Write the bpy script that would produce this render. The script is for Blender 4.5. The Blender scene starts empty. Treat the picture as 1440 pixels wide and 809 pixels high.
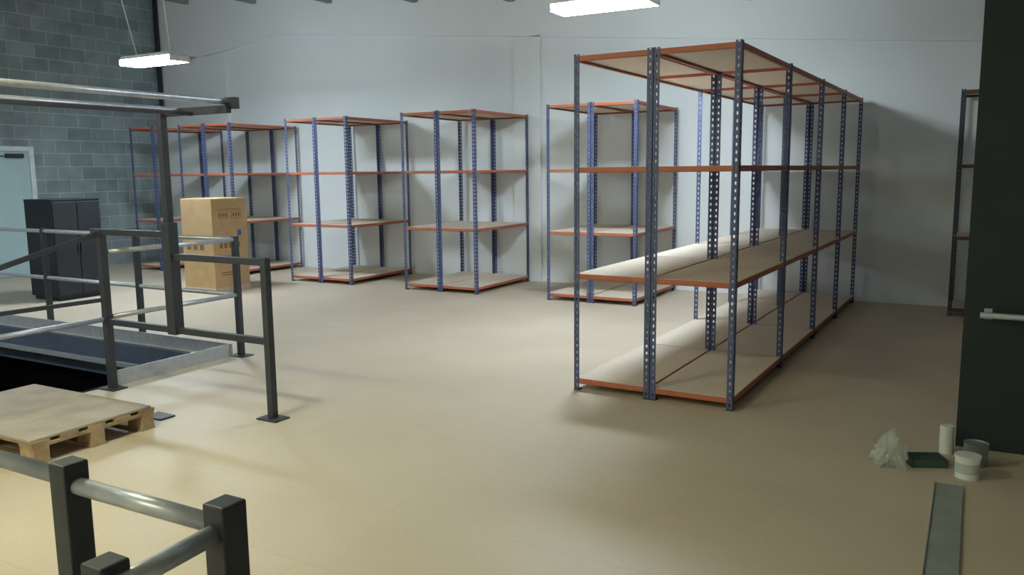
import bpy, bmesh, math, random
from mathutils import Vector, Matrix, noise
random.seed(4)
S=bpy.context.scene
COL=S.collection
# ---------------------------------------------------------------- materials
def mat(name,col,rough=.6,metal=0,col2=None,scale=8,bump=0,bscale=60,detail=4,spec=.4):
    m=bpy.data.materials.new(name); m.use_nodes=True
    nt=m.node_tree; b=nt.nodes['Principled BSDF']
    b.inputs['Roughness'].default_value=rough; b.inputs['Metallic'].default_value=metal
    b.inputs['Specular IOR Level'].default_value=spec
    tc=nt.nodes.new('ShaderNodeTexCoord')
    n=nt.nodes.new('ShaderNodeTexNoise'); n.inputs['Scale'].default_value=scale; n.inputs['Detail'].default_value=detail
    nt.links.new(tc.outputs['Object'],n.inputs['Vector'])
    r=nt.nodes.new('ShaderNodeValToRGB'); r.color_ramp.elements[0].position=.32; r.color_ramp.elements[1].position=.68
    c2=col2 if col2 else tuple(c*.82 for c in col)
    r.color_ramp.elements[0].color=(*c2,1); r.color_ramp.elements[1].color=(*col,1)
    nt.links.new(n.outputs['Fac'],r.inputs['Fac']); nt.links.new(r.outputs['Color'],b.inputs['Base Color'])
    if bump:
        n2=nt.nodes.new('ShaderNodeTexNoise'); n2.inputs['Scale'].default_value=bscale
        nt.links.new(tc.outputs['Object'],n2.inputs['Vector'])
        bp=nt.nodes.new('ShaderNodeBump'); bp.inputs['Strength'].default_value=bump; bp.inputs['Distance'].default_value=.01
        nt.links.new(n2.outputs['Fac'],bp.inputs['Height']); nt.links.new(bp.outputs['Normal'],b.inputs['Normal'])
    return m
def emis(name,col,st):
    m=bpy.data.materials.new(name); m.use_nodes=True; nt=m.node_tree
    nt.nodes.remove(nt.nodes['Principled BSDF'])
    e=nt.nodes.new('ShaderNodeEmission'); e.inputs['Color'].default_value=(*col,1); e.inputs['Strength'].default_value=st
    nt.links.new(e.outputs[0],nt.nodes['Material Output'].inputs['Surface']); return m

M_BLUE=mat('post_blue_paint',(.09,.115,.25),.5,.05,(.075,.095,.19),20)
M_BLUE_SHADE=mat('post_blue_shaded',(.07,.08,.11),.5,.1,(.06,.07,.09),20)  # post blue darkened, shadow on the right-hand rack put into the colour
M_ORANGE=mat('beam_orange_paint',(.52,.155,.085),.5,0,(.42,.13,.075),10)
M_ORANGE_SHADE=mat('beam_orange_shaded',(.20,.10,.065),.6,0,(.14,.08,.055),10)  # beam orange browned down to carry the same rack's shadow
M_CHIP=mat('chipboard_deck',(.74,.64,.54),.75,0,(.64,.55,.46),45,.1,120)
M_DARK=mat('dark_steel_paint',(.052,.056,.070),.5,.2,(.042,.046,.058),14)
M_GALV=mat('galvanised_tube',(.54,.57,.62),.38,.5,(.44,.47,.53),18)
M_CARD=mat('cardboard',(.54,.37,.20),.8,0,(.48,.32,.17),6)
M_CARD2=mat('cardboard_band',(.62,.52,.45),.8,0,(.5,.38,.32),25)
M_PRINT=mat('carton_print',(.24,.14,.08),.8)
M_PRINTB=mat('carton_print_blue',(.08,.15,.4),.8)
M_BLACK=mat('cabinet_black',(.022,.026,.032),.5,0,(.018,.021,.027))
M_WOOD=mat('pallet_wood',(.46,.34,.21),.8,0,(.30,.21,.13),14,.2,40)
M_SHEET=mat('pallet_sheet',(.46,.40,.34),.8,0,(.36,.31,.27),5,.1,80)
M_WHITE=mat('white_plastic',(.78,.80,.80),.45,0,(.72,.74,.74),10)
M_DOOR=mat('door_paint',(.47,.65,.69),.5,0,(.44,.61,.65),4)
M_FRAME=mat('door_frame_paint',(.80,.87,.90),.5)
M_PART=mat('partition_dark_paint',(.022,.033,.037),.7,0,(.018,.028,.032),3)
M_CEIL=mat('ceiling_paint',(.48,.52,.52),.9,0,(.40,.44,.44),2)
M_RAFT=mat('rafter_paint',(.30,.33,.33),.8)
M_CEMIT=emis('lamp_glow_cool',(.80,.93,1.0),118)
M_WEMIT=emis('lamp_glow_warm',(.98,.97,.62),74)
M_GREEN=mat('green_tray_plastic',(.035,.065,.055),.6)
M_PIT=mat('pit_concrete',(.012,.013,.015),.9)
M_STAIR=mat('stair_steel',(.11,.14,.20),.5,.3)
M_STAIR_SHADE=mat('stair_steel_shaded',(.008,.009,.012),.85,0,spec=.1)  # stair steel taken near black, shade inside the floor opening painted in
M_GLASS=mat('dark_glass',(.03,.05,.06),.15)

def floor_mat():
    m=mat('floor_chipboard',(.62,.525,.42),.48,0,(.555,.47,.37),1.1,.012,90,6)
    nt=m.node_tree; b=nt.nodes['Principled BSDF']
    tc=[n for n in nt.nodes if n.type=='TEX_COORD'][0]
    ramp=[n for n in nt.nodes if n.type=='VALTORGB'][0]
    br=nt.nodes.new('ShaderNodeTexBrick'); br.inputs['Scale'].default_value=1
    br.inputs['Brick Width'].default_value=2.4; br.inputs['Row Height'].default_value=.6
    br.inputs['Mortar Size'].default_value=.0035; br.inputs['Color1'].default_value=(1,1,1,1)
    br.inputs['Color2'].default_value=(.965,.965,.965,1); br.inputs['Mortar'].default_value=(.91,.89,.87,1)
    nt.links.new(tc.outputs['Object'],br.inputs['Vector'])
    n=nt.nodes.new('ShaderNodeTexNoise'); n.inputs['Scale'].default_value=55; n.inputs['Detail'].default_value=3
    nt.links.new(tc.outputs['Object'],n.inputs['Vector'])
    r2=nt.nodes.new('ShaderNodeValToRGB'); r2.color_ramp.elements[0].color=(.97,.97,.97,1); r2.color_ramp.elements[1].color=(1.02,1.02,1.02,1)
    r2.color_ramp.elements[0].position=.35; r2.color_ramp.elements[1].position=.65
    nt.links.new(n.outputs['Fac'],r2.inputs['Fac'])
    def mul(a,c):
        x=nt.nodes.new('ShaderNodeMix'); x.data_type='RGBA'; x.blend_type='MULTIPLY'; x.inputs[0].default_value=1
        nt.links.new(a,x.inputs[6]); nt.links.new(c,x.inputs[7]); return x.outputs[2]
    o=mul(mul(ramp.outputs['Color'],br.outputs['Color']),r2.outputs['Color'])
    nt.links.new(o,b.inputs['Base Color']); return m
M_FLOOR=floor_mat()

def block_mat():
    m=mat('blockwork',(.36,.43,.46),.9,0,(.24,.29,.32),2.2,.25,50,6)
    nt=m.node_tree; b=nt.nodes['Principled BSDF']
    tc=[n for n in nt.nodes if n.type=='TEX_COORD'][0]; ramp=[n for n in nt.nodes if n.type=='VALTORGB'][0]
    sp=nt.nodes.new('ShaderNodeSeparateXYZ'); cb=nt.nodes.new('ShaderNodeCombineXYZ')
    nt.links.new(tc.outputs['Object'],sp.inputs[0]); nt.links.new(sp.outputs['Y'],cb.inputs['X']); nt.links.new(sp.outputs['Z'],cb.inputs['Y'])
    br=nt.nodes.new('ShaderNodeTexBrick'); br.inputs['Scale'].default_value=1
    br.inputs['Brick Width'].default_value=.45; br.inputs['Row Height'].default_value=.225
    br.inputs['Mortar Size'].default_value=.009; br.inputs['Mortar Smooth'].default_value=.3
    br.inputs['Color1'].default_value=(1,1,1,1); br.inputs['Color2'].default_value=(.76,.78,.80,1); br.inputs['Mortar'].default_value=(1.3,1.3,1.3,1)
    nt.links.new(cb.outputs[0],br.inputs['Vector'])
    x=nt.nodes.new('ShaderNodeMix'); x.data_type='RGBA'; x.blend_type='MULTIPLY'; x.inputs[0].default_value=1
    nt.links.new(ramp.outputs['Color'],x.inputs[6]); nt.links.new(br.outputs['Color'],x.inputs[7]); nt.links.new(x.outputs[2],b.inputs['Base Color'])
    return m
M_BLOCK=block_mat()
M_WALL=mat('white_painted_wall',(.78,.82,.86),.85,0,(.74,.78,.82),.8,.05,30,6)

# ---------------------------------------------------------------- mesh helpers
def add(o,parent=None):
    COL.objects.link(o)
    if parent: o.parent=parent
    return o
def empty(name,loc=(0,0,0),rz=0):
    e=bpy.data.objects.new(name,None); e.empty_display_size=.1; e.location=loc; e.rotation_euler=(0,0,rz); return add(e)
F6=[(0,3,2,1),(4,5,6,7),(0,1,5,4),(1,2,6,5),(2,3,7,6),(3,0,4,7)]
def boxmesh(name,bs,m):
    v=[];f=[]
    for (a,b) in bs:
        a,b=[min(p,q) for p,q in zip(a,b)],[max(p,q) for p,q in zip(a,b)]
        k=len(v)
        v+=[(a[0],a[1],a[2]),(b[0],a[1],a[2]),(b[0],b[1],a[2]),(a[0],b[1],a[2]),(a[0],a[1],b[2]),(b[0],a[1],b[2]),(b[0],b[1],b[2]),(a[0],b[1],b[2])]
        f+=[tuple(k+i for i in q) for q in F6]
    me=bpy.data.meshes.new(name); me.from_pydata(v,[],f); me.materials.append(m); me.update(); return me
def boxes(name,bs,m,parent=None,bevel=0):
    o=bpy.data.objects.new(name,boxmesh(name,bs,m)); add(o,parent)
    if bevel:
        md=o.modifiers.new('bev','BEVEL'); md.width=bevel; md.segments=2
    return o
def prism(name,poly,y0,y1,m,parent=None):  # poly in (x,z)
    n=len(poly); v=[(p[0],y0,p[1]) for p in poly]+[(p[0],y1,p[1]) for p in poly]
    f=[tuple(range(n)),tuple(range(2*n-1,n-1,-1))]+[(i,i+n,(i+1)%n+n,(i+1)%n) for i in range(n)]
    me=bpy.data.meshes.new(name); me.from_pydata(v,[],f); me.materials.append(m)
    bm=bmesh.new(); bm.from_mesh(me); bmesh.ops.recalc_face_normals(bm,faces=bm.faces); bm.to_mesh(me); bm.free()
    return add(bpy.data.objects.new(name,me),parent)
def tube(name,p,q,r,m,parent=None,seg=20,cap=True):
    p=Vector(p);q=Vector(q);d=q-p
    bm=bmesh.new(); bmesh.ops.create_cone(bm,cap_ends=cap,segments=seg,radius1=r,radius2=r,depth=d.length)
    bm.transform(Matrix.Translation((p+q)/2)@d.to_track_quat('Z','Y').to_matrix().to_4x4())
    me=bpy.data.meshes.new(name); bm.to_mesh(me); bm.free(); me.materials.append(m)
    for pl in me.polygons: pl.use_smooth=len(pl.vertices)==4
    return add(bpy.data.objects.new(name,me),parent)
def bar(name,p,q,w,h,m,parent=None,bevel=.003):
    p=Vector(p);q=Vector(q);d=q-p
    me=boxmesh(name,[((-w/2,-h/2,-d.length/2),(w/2,h/2,d.length/2))],m)
    z=d.normalized(); up=Vector((0,0,1))
    if abs(z.z)>.99: x=Vector((1,0,0)); y=z.cross(x)
    else: x=up.cross(z).normalized(); y=z.cross(x)
    R=Matrix((x,y,z)).transposed().to_4x4()
    me.transform(Matrix.Translation((p+q)/2)@R)
    o=add(bpy.data.objects.new(name,me),parent)
    md=o.modifiers.new('bev','BEVEL'); md.width=bevel; md.segments=2
    return o

def ceil_z(a): return 4.16-.1*(a+5.57)
AL,AR,BB,BF=-13.8,3.0,10.78,-3.5
T=.2
# ---------------------------------------------------------------- room
PA0,PA1,PB0,PB1=-11.2,-5.82,3.05,5.02   # floor opening
boxes('floor',[((AL-T,BF-T,-.3),(PA0,BB+T,0)),((PA1,BF-T,-.3),(AR+T,BB+T,0)),
               ((PA0,BF-T,-.3),(PA1,PB0,0)),((PA0,PB1,-.3),(PA1,BB+T,0))],M_FLOOR)
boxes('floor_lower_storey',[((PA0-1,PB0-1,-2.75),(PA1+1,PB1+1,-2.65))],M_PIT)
def wall_poly(a0,a1): return [(a0,0),(a1,0),(a1,ceil_z(a1)),(a0,ceil_z(a0))]
prism('wall_back',wall_poly(AL,AR),BB,BB+T,M_WALL)
prism('wall_front',wall_poly(AL,AR),BF-T,BF,M_WALL)
boxes('wall_left',[((AL-T,BF-T,0),(AL,BB+T,ceil_z(AL)))],M_BLOCK)
boxes('wall_right',[((AR,BF-T,0),(AR+T,BB+T,ceil_z(AR)))],M_WALL)
c0,c1=AL-T,AR+T
prism('ceiling',[(c0,ceil_z(c0)),(c1,ceil_z(c1)),(c1,ceil_z(c1)+.15),(c0,ceil_z(c0)+.15)],BF-T,BB+T,M_CEIL)
for i in range(9):
    a=-12.9+i*1.72
    if a>AR-.2: break
    z=ceil_z(a)
    boxes('trim_ceiling_rafter',[((a-.05,BF,z-.14),(a+.05,BB-.001,z-.004))],M_RAFT)
# raised band & pilaster on the back wall
prism('trim_1',[(AL,3.70),(-12.0,3.85),(-10.6,4.02),(-5.57,3.54),(AR,2.72),(AR,ceil_z(AR)-.001),(AL,ceil_z(AL)-.001)],BB-.05,BB,M_WALL)
boxes('trim_2',[((-6.02,BB-.05,0),(-5.57,BB,3.56))],M_WALL)
boxes('trim_3',[((AL+.001,BB-.05,0),(-12.0,BB,3.80))],M_WALL)
tube('trim_conduit_pipe',(AL+.07,BB-.10,0),(AL+.07,BB-.10,ceil_z(AL)-.05),.045,M_DARK)
boxes('wall_partition',[((-.02,5.32,0),(AR,5.47,ceil_z(AR)-.0))],M_PART)
prism('wall_partition_header',[(-.02,ceil_z(AR)),(AR,ceil_z(AR)),(-.02,ceil_z(-.02))],5.32,5.47,M_PART)
r=empty('partition_handrail',(0,0,0))
tube('rail',(.06,5.25,.80),(2.9,5.25,.80),.017,M_GALV,r)
for a in(.10,1.4,2.7): boxes('bracket',[((a-.010,5.245,.785),(a+.010,5.32,.815)),((a-.02,5.31,.77),(a+.02,5.32,.83))],M_GALV,r)

# door in the left wall
d=empty('door_1',(AL,0,0))
boxes('frame',[((0,8.05,0),(.06,8.13,2.13)),((0,7.07,0),(.06,7.15,2.13)),((0,7.15,2.05),(.06,8.05,2.13))],M_FRAME,d,.004)
boxes('leaf',[((.0,7.155,.008),(.04,8.045,2.045))],M_DOOR,d,.003)
boxes('vision_panel',[((.04,7.32,.75),(.045,7.44,1.75))],M_GLASS,d)
boxes('closer',[((.04,7.66,1.94),(.10,7.94,2.01)),((.08,7.54,1.965),(.10,7.79,1.98))],M_DARK,d,.004)
boxes('handle',[((.04,7.25,.98),(.08,7.28,1.03)),((.07,7.25,1.0),(.085,7.38,1.02))],M_GALV,d,.003)

# ---------------------------------------------------------------- shelving
H=2.45
def postmesh(sx,sy,m=M_BLUE):
    w=.042;t=.003;e=.0145
    bs=[]
    for ax in(0,1):
        def B(u0,u1,z0,z1):
            if ax==0: bs.append(((sx*u0,0,z0),(sx*u1,sy*t,z1)))
            else: bs.append(((0,sy*u0,z0),(sx*t,sy*u1,z1)))
        B(0,e,0,H);B(w-e,w,0,H)
        z=0
        while z<H:
            B(e,w-e,z,min(z+.030,H)); z+=.05
    return boxmesh('slotted_angle_post',bs,m)
PM={(sx,sy,k):postmesh(sx,sy,(M_BLUE,M_BLUE_SHADE)[k]) for sx in(-1,1) for sy in(-1,1) for k in(0,1)}
LEV=[.05,.84,1.615,2.40]
def rack(a0,units,ys,W=.595,name='shelving_rack',rz=0,shaded=0):
    R=empty(name,(a0,ys[0],0),rz); ys=[y-ys[0] for y in ys]
    beams=[];decks=[];feet=[]
    for u in range(units):
        x0=u*(W+.006);x1=x0+W
        for i,y in enumerate(ys):
            for x,sx in((x0,1),(x1,-1)):
                sy=1 if i==0 else -1
                if i not in(0,len(ys)-1): sy=1
                o=bpy.data.objects.new('post',PM[(sx,sy,shaded)]); o.location=(x,y,0); add(o,R)
                feet.append(((x-.001*sx,y-.001*sy,0),(x+.044*sx,y+.044*sy,.012)))
        for z in LEV:
            for i,y in enumerate(ys):
                sy=1 if i<len(ys)-1 else -1
                yy=y+sy*.0035
                beams.append(((x0+.004,yy,z),(x1-.004,yy+sy*.003,z+.038)))
                beams.append(((x0+.004,yy,z),(x1-.004,yy+sy*.02,z+.004)))
            for j in range(len(ys)-1):
                for x,sx in((x0,1),(x1,-1)):
                    xx=x+sx*.0035
                    beams.append(((xx,ys[j]+.004,z),(xx+sx*.003,ys[j+1]-.004,z+.038)))
                    beams.append(((xx,ys[j]+.004,z),(xx+sx*.02,ys[j+1]-.004,z+.004)))
                decks.append(((x0+.008,ys[j]+.012,z+.022),(x1-.008,ys[j+1]-.006,z+.040)))
    boxes('beams',beams,(M_ORANGE,M_ORANGE_SHADE)[shaded],R); boxes('decks',decks,M_CHIP,R); boxes('feet',feet,M_DARK,R)
    return R
rack(-2.55,2,[5.44,6.86,8.22,9.46,10.67],rz=math.radians(-1.4))
for a in(-4.70,-6.95,-9.12,-11.5): rack(a,2,[9.22,10.70])
rack(-12.74,1,[9.22,10.70])
rack(-.20,1,[10.12,10.70],W=1.6,shaded=1)  # stands in shadow, painted in through the darker post and beam materials

# ---------------------------------------------------------------- lamps
def lamp(a,b,glow,sl=0,z=3.2):
    L=empty('hanging_lamp',(a,b,z))
    prism('housing',[(-.5,.05),(.5,.05),(.44,.09),(-.44,.09)],-.16,.16,M_WHITE,L)
    boxes('diffuser',[((-.49,-.15,-.02),(.49,.15,.049))],glow,L,.004)
    boxes('end_caps',[((-.505,-.155,-.02),(-.492,.155,.05)),((.492,-.155,-.02),(.505,.155,.05))],M_WHITE,L)
    for s,k in((-1,-sl),(1,-sl*.3)):
        x=s*.33; x2=x+k
        tube('chain',(x,0,.09),(x2,0,ceil_z(a+x2)-z),.009,M_WHITE,L,8)
        tube('hook',(x,-.05,.09),(x,.05,.09),.008,M_GALV,L,8)
lamp(-9.50,7.32,M_CEMIT,.45,3.10); lamp(-3.2,7.5,M_CEMIT,0,3.18)
lamp(-9.5,1.3,M_CEMIT); lamp(-3.9,1.5,M_WEMIT); lamp(-3.2,-1.8,M_WEMIT)

# ---------------------------------------------------------------- railings
def postb(par,a,b,h,w=.06,z0=0,plate=True):
    boxes('post',[((a-w/2,b-w/2,z0+.008 if plate else z0),(a+w/2,b+w/2,h))],M_DARK,par,.004)
    if plate: boxes('base_plate',[((a-.09,b-.065,0),(a+.09,b+.065,.01))],M_DARK,par,.002)
G=empty('pallet_gate',(0,0,0))
P1=(-4.03,3.84);P3=(-5.73,3.84);P4=(-4.95,3.84)
postb(G,*P1,1.09,.05);postb(G,*P3,1.23,.055)
bar('lower_beam',(P3[0],3.84,.53),(P1[0],3.84,.53),.04,.045,M_DARK,G)
bar('upper_beam_left',(P3[0]-.1,3.84,1.215),(P4[0],3.84,1.215),.04,.045,M_DARK,G)
bar('upper_beam_right',(P4[0],3.84,1.06),(P1[0],3.84,1.06),.04,.045,M_DARK,G)
bar('sleeve',(P4[0],3.84,.50),(P4[0],3.84,1.30),.085,.08,M_DARK,G)
bar('mast',(P4[0],3.84,1.30),(P4[0],3.84,2.08),.05,.05,M_DARK,G)
bar('head_beam',(-5.0,3.88,2.06),(-4.33,3.88,2.06),.05,.05,M_DARK,G)
for a,z in((-4.36,2.11),(-4.80,2.07)): tube('overhead_tube',(a,3.92,z),(a,.9,z),.020,M_GALV,G)
bar('overhead_beam',(-4.66,3.86,2.04),(-4.66,.9,2.04),.03,.025,M_DARK,G)
bar('head_beam_end',(-5.0,.95,2.06),(-4.33,.95,2.06),.05,.05,M_DARK,G)
postb(G,-4.95,.95,2.08,.06)
boxes('end_cap',[((-4.40,3.91,2.065),(-4.31,3.96,2.14))],M_DARK,G,.004)
bar('brace',(P3[0],3.80,1.20),(P3[0],2.2,.80),.03,.035,M_DARK,G)
postb(G,P3[0],2.2,1.0,.05)
boxes('spare_base_plate',[((-4.84,3.45,0),(-4.67,3.57,.012))],M_DARK,G,.002)
tube('side_rail_low',(P3[0],3.80,.55),(P3[0],2.2,.55),.020,M_GALV,G)
bar('side_rail_mid',(P3[0],3.80,.70),(P3[0],2.2,.72),.03,.03,M_DARK,G)

E=empty('stairwell_railing',(0,0,0))
for a in(-5.73,-7.1,-8.62,-10.3,-11.3): postb(E,a,5.12,1.09,.05)
for z in(1.06,.56): tube('rail_far',(-11.3,5.12,z),(-5.73,5.12,z),.020,M_GALV,E)
for z in(1.06,.56): tube('rail_end',(-5.73,3.88,z),(-5.73,5.12,z),.020,M_GALV,E)
boxes('kick_plate',[((-11.3,5.04,0.0),(-5.76,5.05,.12)),((-5.79,3.88,0.0),(-5.78,5.05,.12))],M_GALV,E)
W=empty('stairwell_steelwork',(0,0,0))
boxes('edge_channel',[((PA0,4.96,-.34),(PA1,5.018,-.001))],M_STAIR,W)
boxes('flange',[((PA0,4.84,-.17),(PA1-.06,4.96,-.15))],M_STAIR,W)
boxes('flange_lip',[((PA0,4.83,-.19),(PA1-.06,4.84,-.14))],M_GALV,W)
boxes('edge_channel_side',[((PA1-.06,PB0,-.34),(PA1-.002,4.96,-.001)),((PA0,PB0+.001,-.34),(PA1-.06,PB0+.05,-.001))],M_STAIR_SHADE,W)
bar('joist',(PA0,3.75,-.46),(PA1-.07,3.75,-.46),.06,.16,M_STAIR_SHADE,W)
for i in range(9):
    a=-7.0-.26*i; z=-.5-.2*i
    boxes('tread',[((a-.26,3.15,z-.03),(a,4.2,z))],M_STAIR_SHADE,W)
for b in(3.14,4.22): bar('stringer',(-6.9,b,-.5),(-9.4,b,-2.4),.04,.22,M_STAIR_SHADE,W)
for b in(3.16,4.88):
    for a in(-6.0,-10.9): bar('column',(a,b,-2.65),(a,b,-.36),.09,.09,M_STAIR_SHADE,W)
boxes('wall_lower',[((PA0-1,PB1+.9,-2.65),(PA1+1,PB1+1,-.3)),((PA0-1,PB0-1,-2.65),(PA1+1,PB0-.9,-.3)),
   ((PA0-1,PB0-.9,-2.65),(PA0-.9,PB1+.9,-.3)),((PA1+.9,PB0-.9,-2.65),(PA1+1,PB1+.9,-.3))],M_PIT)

# near railing
N=empty('guard_railing',(0,0,0))
n1=(-1.46,.875);n2=(-1.045,.88);n3=(-1.060,.676)
for a,b in(n1,n2): postb(N,a,b,1.10,.050)
postb(N,*n3,1.083,.048)
tube('rail_top',(n1[0],n1[1],1.055),(n2[0],n2[1],1.055),.0165,M_GALV,N,28)
tube('rail_left',(n1[0],n1[1],1.065),(-3.2,n1[1],1.065),.0165,M_GALV,N,28)
postb(N,-3.2,n1[1],1.10,.052)
tube('rail_return',(n2[0]-.005,n2[1],1.05),(n3[0]+.035,n3[1]-.1,1.05),.0165,M_GALV,N,28)
tube('rail_low',(n1[0],n1[1],.55),(n2[0],n2[1],.55),.0165,M_GALV,N,28)
tube('rail_low_left',(n1[0],n1[1],.55),(-3.2,n1[1],.55),.0165,M_GALV,N,28)
tube('bolt',(n3[0]+.02,n3[1]+.01,1.055),(n3[0]+.04,n3[1]+.01,1.055),.008,M_DARK,N,10)

# ---------------------------------------------------------------- pallet
P=empty('wooden_pallet',(-5.17,2.93,0),math.radians(1))
bl=[]
for y in(-.35,0,.35):
    bl.append(((-.6,y-.05,0),(.6,y+.05,.02)))
    for x in(-.53,0,.53): bl.append(((x-.07,y-.045,.02),(x+.07,y+.045,.098)))
for x in(-.53,0,.53): bl.append(((x-.07,-.4,.098),(x+.07,.4,.118)))
for k in range(5):
    y=-.35+k*.175; bl.append(((-.6,y-.055,.118),(.6,y+.055,.136)))
boxes('slats',bl,M_WOOD,P,.002)
boxes('chipboard_sheet',[((-.66,-.41,.137),(.59,.385,.152))],M_SHEET,P,.002)

# ---------------------------------------------------------------- carton
C=empty('cardboard_box',(-9.36,8.02,0))
w=.31
boxes('body',[((-w,-w,.0),(w,w,1.30))],M_CARD,C,.006)
boxes('flaps',[((-w+.003,-w+.003,1.30),(-.003,w-.003,1.308)),((.003,-w+.003,1.30),(w-.003,w-.003,1.308))],M_CARD,C,.002)
boxes('bottom_band',[((-w-.003,-w-.003,0),(w+.003,w+.003,.07))],M_CARD2,C,.002)
pr=[]
def side(y0,y1,z0,z1,l=pr): l.append(((w,y0,z0),(w+.002,y1,z1)))
for y in(-.2,.03):
    side(y,y+.17,1.13,1.136);side(y,y+.17,1.03,1.036);side(y,y+.006,1.03,1.13);side(y+.164,y+.17,1.03,1.13)
    for q in(.02,.07,.12): side(y+q,y+q+.028,1.055,1.105)
side(-.2,.2,1.155,1.163)
for k,y in enumerate((-.2,-.12,-.04,.03,.11)): side(y,y+.05,.62,.69)
side(-.2,.12,.27,.285);side(-.2,.05,.24,.252);side(-.22,.02,.50,.512);side(-.22,.14,.475,.484)
for k in(0,1,2): pr.append(((-.22+.13*k,-w-.002,.60),(-.14+.13*k,-w,.69)))
boxes('print',pr,M_PRINT,C)
pb=[];side(.12,.19,.78,.86,pb)
boxes('print_blue',pb,M_PRINTB,C)

# black cabinet
K=empty('black_cabinet',(-10.72,6.62,0))
boxes('carcass',[((-.30,-.30,.05),(.30,.38,1.32))],M_BLACK,K,.008)
boxes('plinth',[((-.27,-.27,0),(.27,.35,.05))],M_BLACK,K)
boxes('top',[((-.305,-.305,1.32),(.305,.385,1.335))],M_BLACK,K,.004)
boxes('doors',[((.30,-.29,.07),(.318,.036,1.30)),((.30,.044,.07),(.318,.37,1.30))],M_BLACK,K,.006)
boxes('handles',[((.318,.012,.62),(.335,.024,.78)),((.318,.056,.62),(.335,.068,.78))],M_DARK,K,.003)

# ---------------------------------------------------------------- small things, right
def ab(X,Y):
    c,s=math.cos(math.radians(29.5)),math.sin(math.radians(29.5)); return (X*c-Y*s,X*s+Y*c)
def lathe(name,prof,m,parent,seg=32):
    v=[];f=[]
    for r_,z in prof:
        for i in range(seg):
            t=2*math.pi*i/seg; v.append((r_*math.cos(t),r_*math.sin(t),z))
    for j in range(len(prof)-1):
        for i in range(seg):
            f.append((j*seg+i,j*seg+(i+1)%seg,(j+1)*seg+(i+1)%seg,(j+1)*seg+i))
    me=bpy.data.meshes.new(name);me.from_pydata(v,[],f);me.materials.append(m)
    for p_ in me.polygons:p_.use_smooth=True
    o=add(bpy.data.objects.new(name,me),parent)
    md=o.modifiers.new('e','EDGE_SPLIT'); md.split_angle=.6
    return o
a,b=ab(2.40,4.15); t=empty('paint_tub',(a,b,0))
lathe('tub',[(0,0),(.058,0),(.060,.108),(.064,.108),(.064,.122),(0,.124)],M_WHITE,t)
lathe('label',[(.0595,.03),(.0608,.085)],mat('tub_label',(.50,.55,.55),.5),t)
a,b=ab(2.545,4.33); t=empty('paint_can',(a,b,0))
lathe('can',[(0,0),(.06,0),(.06,.12),(.063,.125),(.058,.125),(.056,.118),(0,.118)],mat('can_metal',(.30,.33,.33),.4,.4),t)
a,b=ab(2.49,4.53); t=empty('paper_roll',(a,b,0))
lathe('roll',[(.012,0),(.037,0),(.037,.16),(.012,.16),(.012,0)],M_WHITE,t)
a,b=ab(2.28,4.35); t=empty('green_paint_tray',(a,b,0),math.radians(25))
sx,sy=.095,.065
g=[((-sx,-sy,0),(sx,sy,.006)),((-sx,-sy,0),(-sx+.006,sy,.045)),((sx-.006,-sy,0),(sx,sy,.045)),((-sx,-sy,0),(sx,-sy+.006,.045)),((-sx,sy-.006,0),(sx,sy,.045))]
for i in range(1,8): g.append(((-sx+.0237*i-.002,-sy,.006),(-sx+.0237*i+.002,sy,.045)))
for i in range(1,5): g.append(((-sx,-sy+.026*i-.002,.006),(sx,-sy+.026*i+.002,.045)))
boxes('tray',g,mat('green_grid_plastic',(.06,.11,.09),.6),t)
# plastic bag
mb=bpy.data.materials.new('clear_plastic_bag'); mb.use_nodes=True
nb=mb.node_tree; pb_=nb.nodes['Principled BSDF']; pb_.inputs['Base Color'].default_value=(.62,.68,.66,1); pb_.inputs['Roughness'].default_value=.2; pb_.inputs['Alpha'].default_value=.38
bm=bmesh.new(); bmesh.ops.create_icosphere(bm,subdivisions=4,radius=.09)
for v in bm.verts:
    n=v.co.normalized(); k=1+.5*(noise.noise(n*1.9+Vector((3,1,7))))+.35*abs(noise.noise(n*4.5))
    up=max(0,n.z)
    v.co=Vector((n.x*.085*k*(1-.35*up),n.y*.065*k,n.z*.085*k+.06*up*up))
    v.co.z=max(v.co.z,-.05)
mz=min(v.co.z for v in bm.verts)
for v in bm.verts: v.co.z-=mz
me=bpy.data.meshes.new('plastic_bag');bm.to_mesh(me);bm.free();me.materials.append(mb)
o=add(bpy.data.objects.new('plastic_bag',me)); a,b=ab(2.07,4.33); o.location=(a,b,0)
# floor metal strip
s=empty('metal_floor_strip',(0,0,0))
boxes('strip',[((-.10,2.2,.0),(.03,4.62,.006)),((-.10,2.2,.006),(-.095,4.62,.012)),((.025,2.2,.006),(.03,4.62,.012))],mat('strip_metal',(.36,.39,.38),.5,.2),s)

# ---------------------------------------------------------------- world, camera
w=bpy.data.worlds.new('World'); S.world=w; w.use_nodes=True
w.node_tree.nodes['Background'].inputs[0].default_value=(.5,.6,.7,1); w.node_tree.nodes['Background'].inputs[1].default_value=.2
cam=bpy.data.cameras.new('camera'); co=bpy.data.objects.new('camera',cam); COL.objects.link(co)
cam.sensor_width=36; cam.lens=1150/1440*36; cam.clip_start=.02
ph=math.radians(29.5); th=math.atan(163/1150); ro=.011
f=Vector((-math.sin(ph)*math.cos(th),math.cos(ph)*math.cos(th),-math.sin(th)))
r0=Vector((math.cos(ph),math.sin(ph),0)); u0=r0.cross(f)
cr=r0*math.cos(ro)-u0*math.sin(ro); cu=u0*math.cos(ro)+r0*math.sin(ro)
R=Matrix((cr,cu,-f)).transposed().to_4x4()
co.matrix_world=Matrix.Translation((0,0,1.63))@R
S.camera=co
S.view_settings.view_transform='Standard'; S.view_settings.look='None'
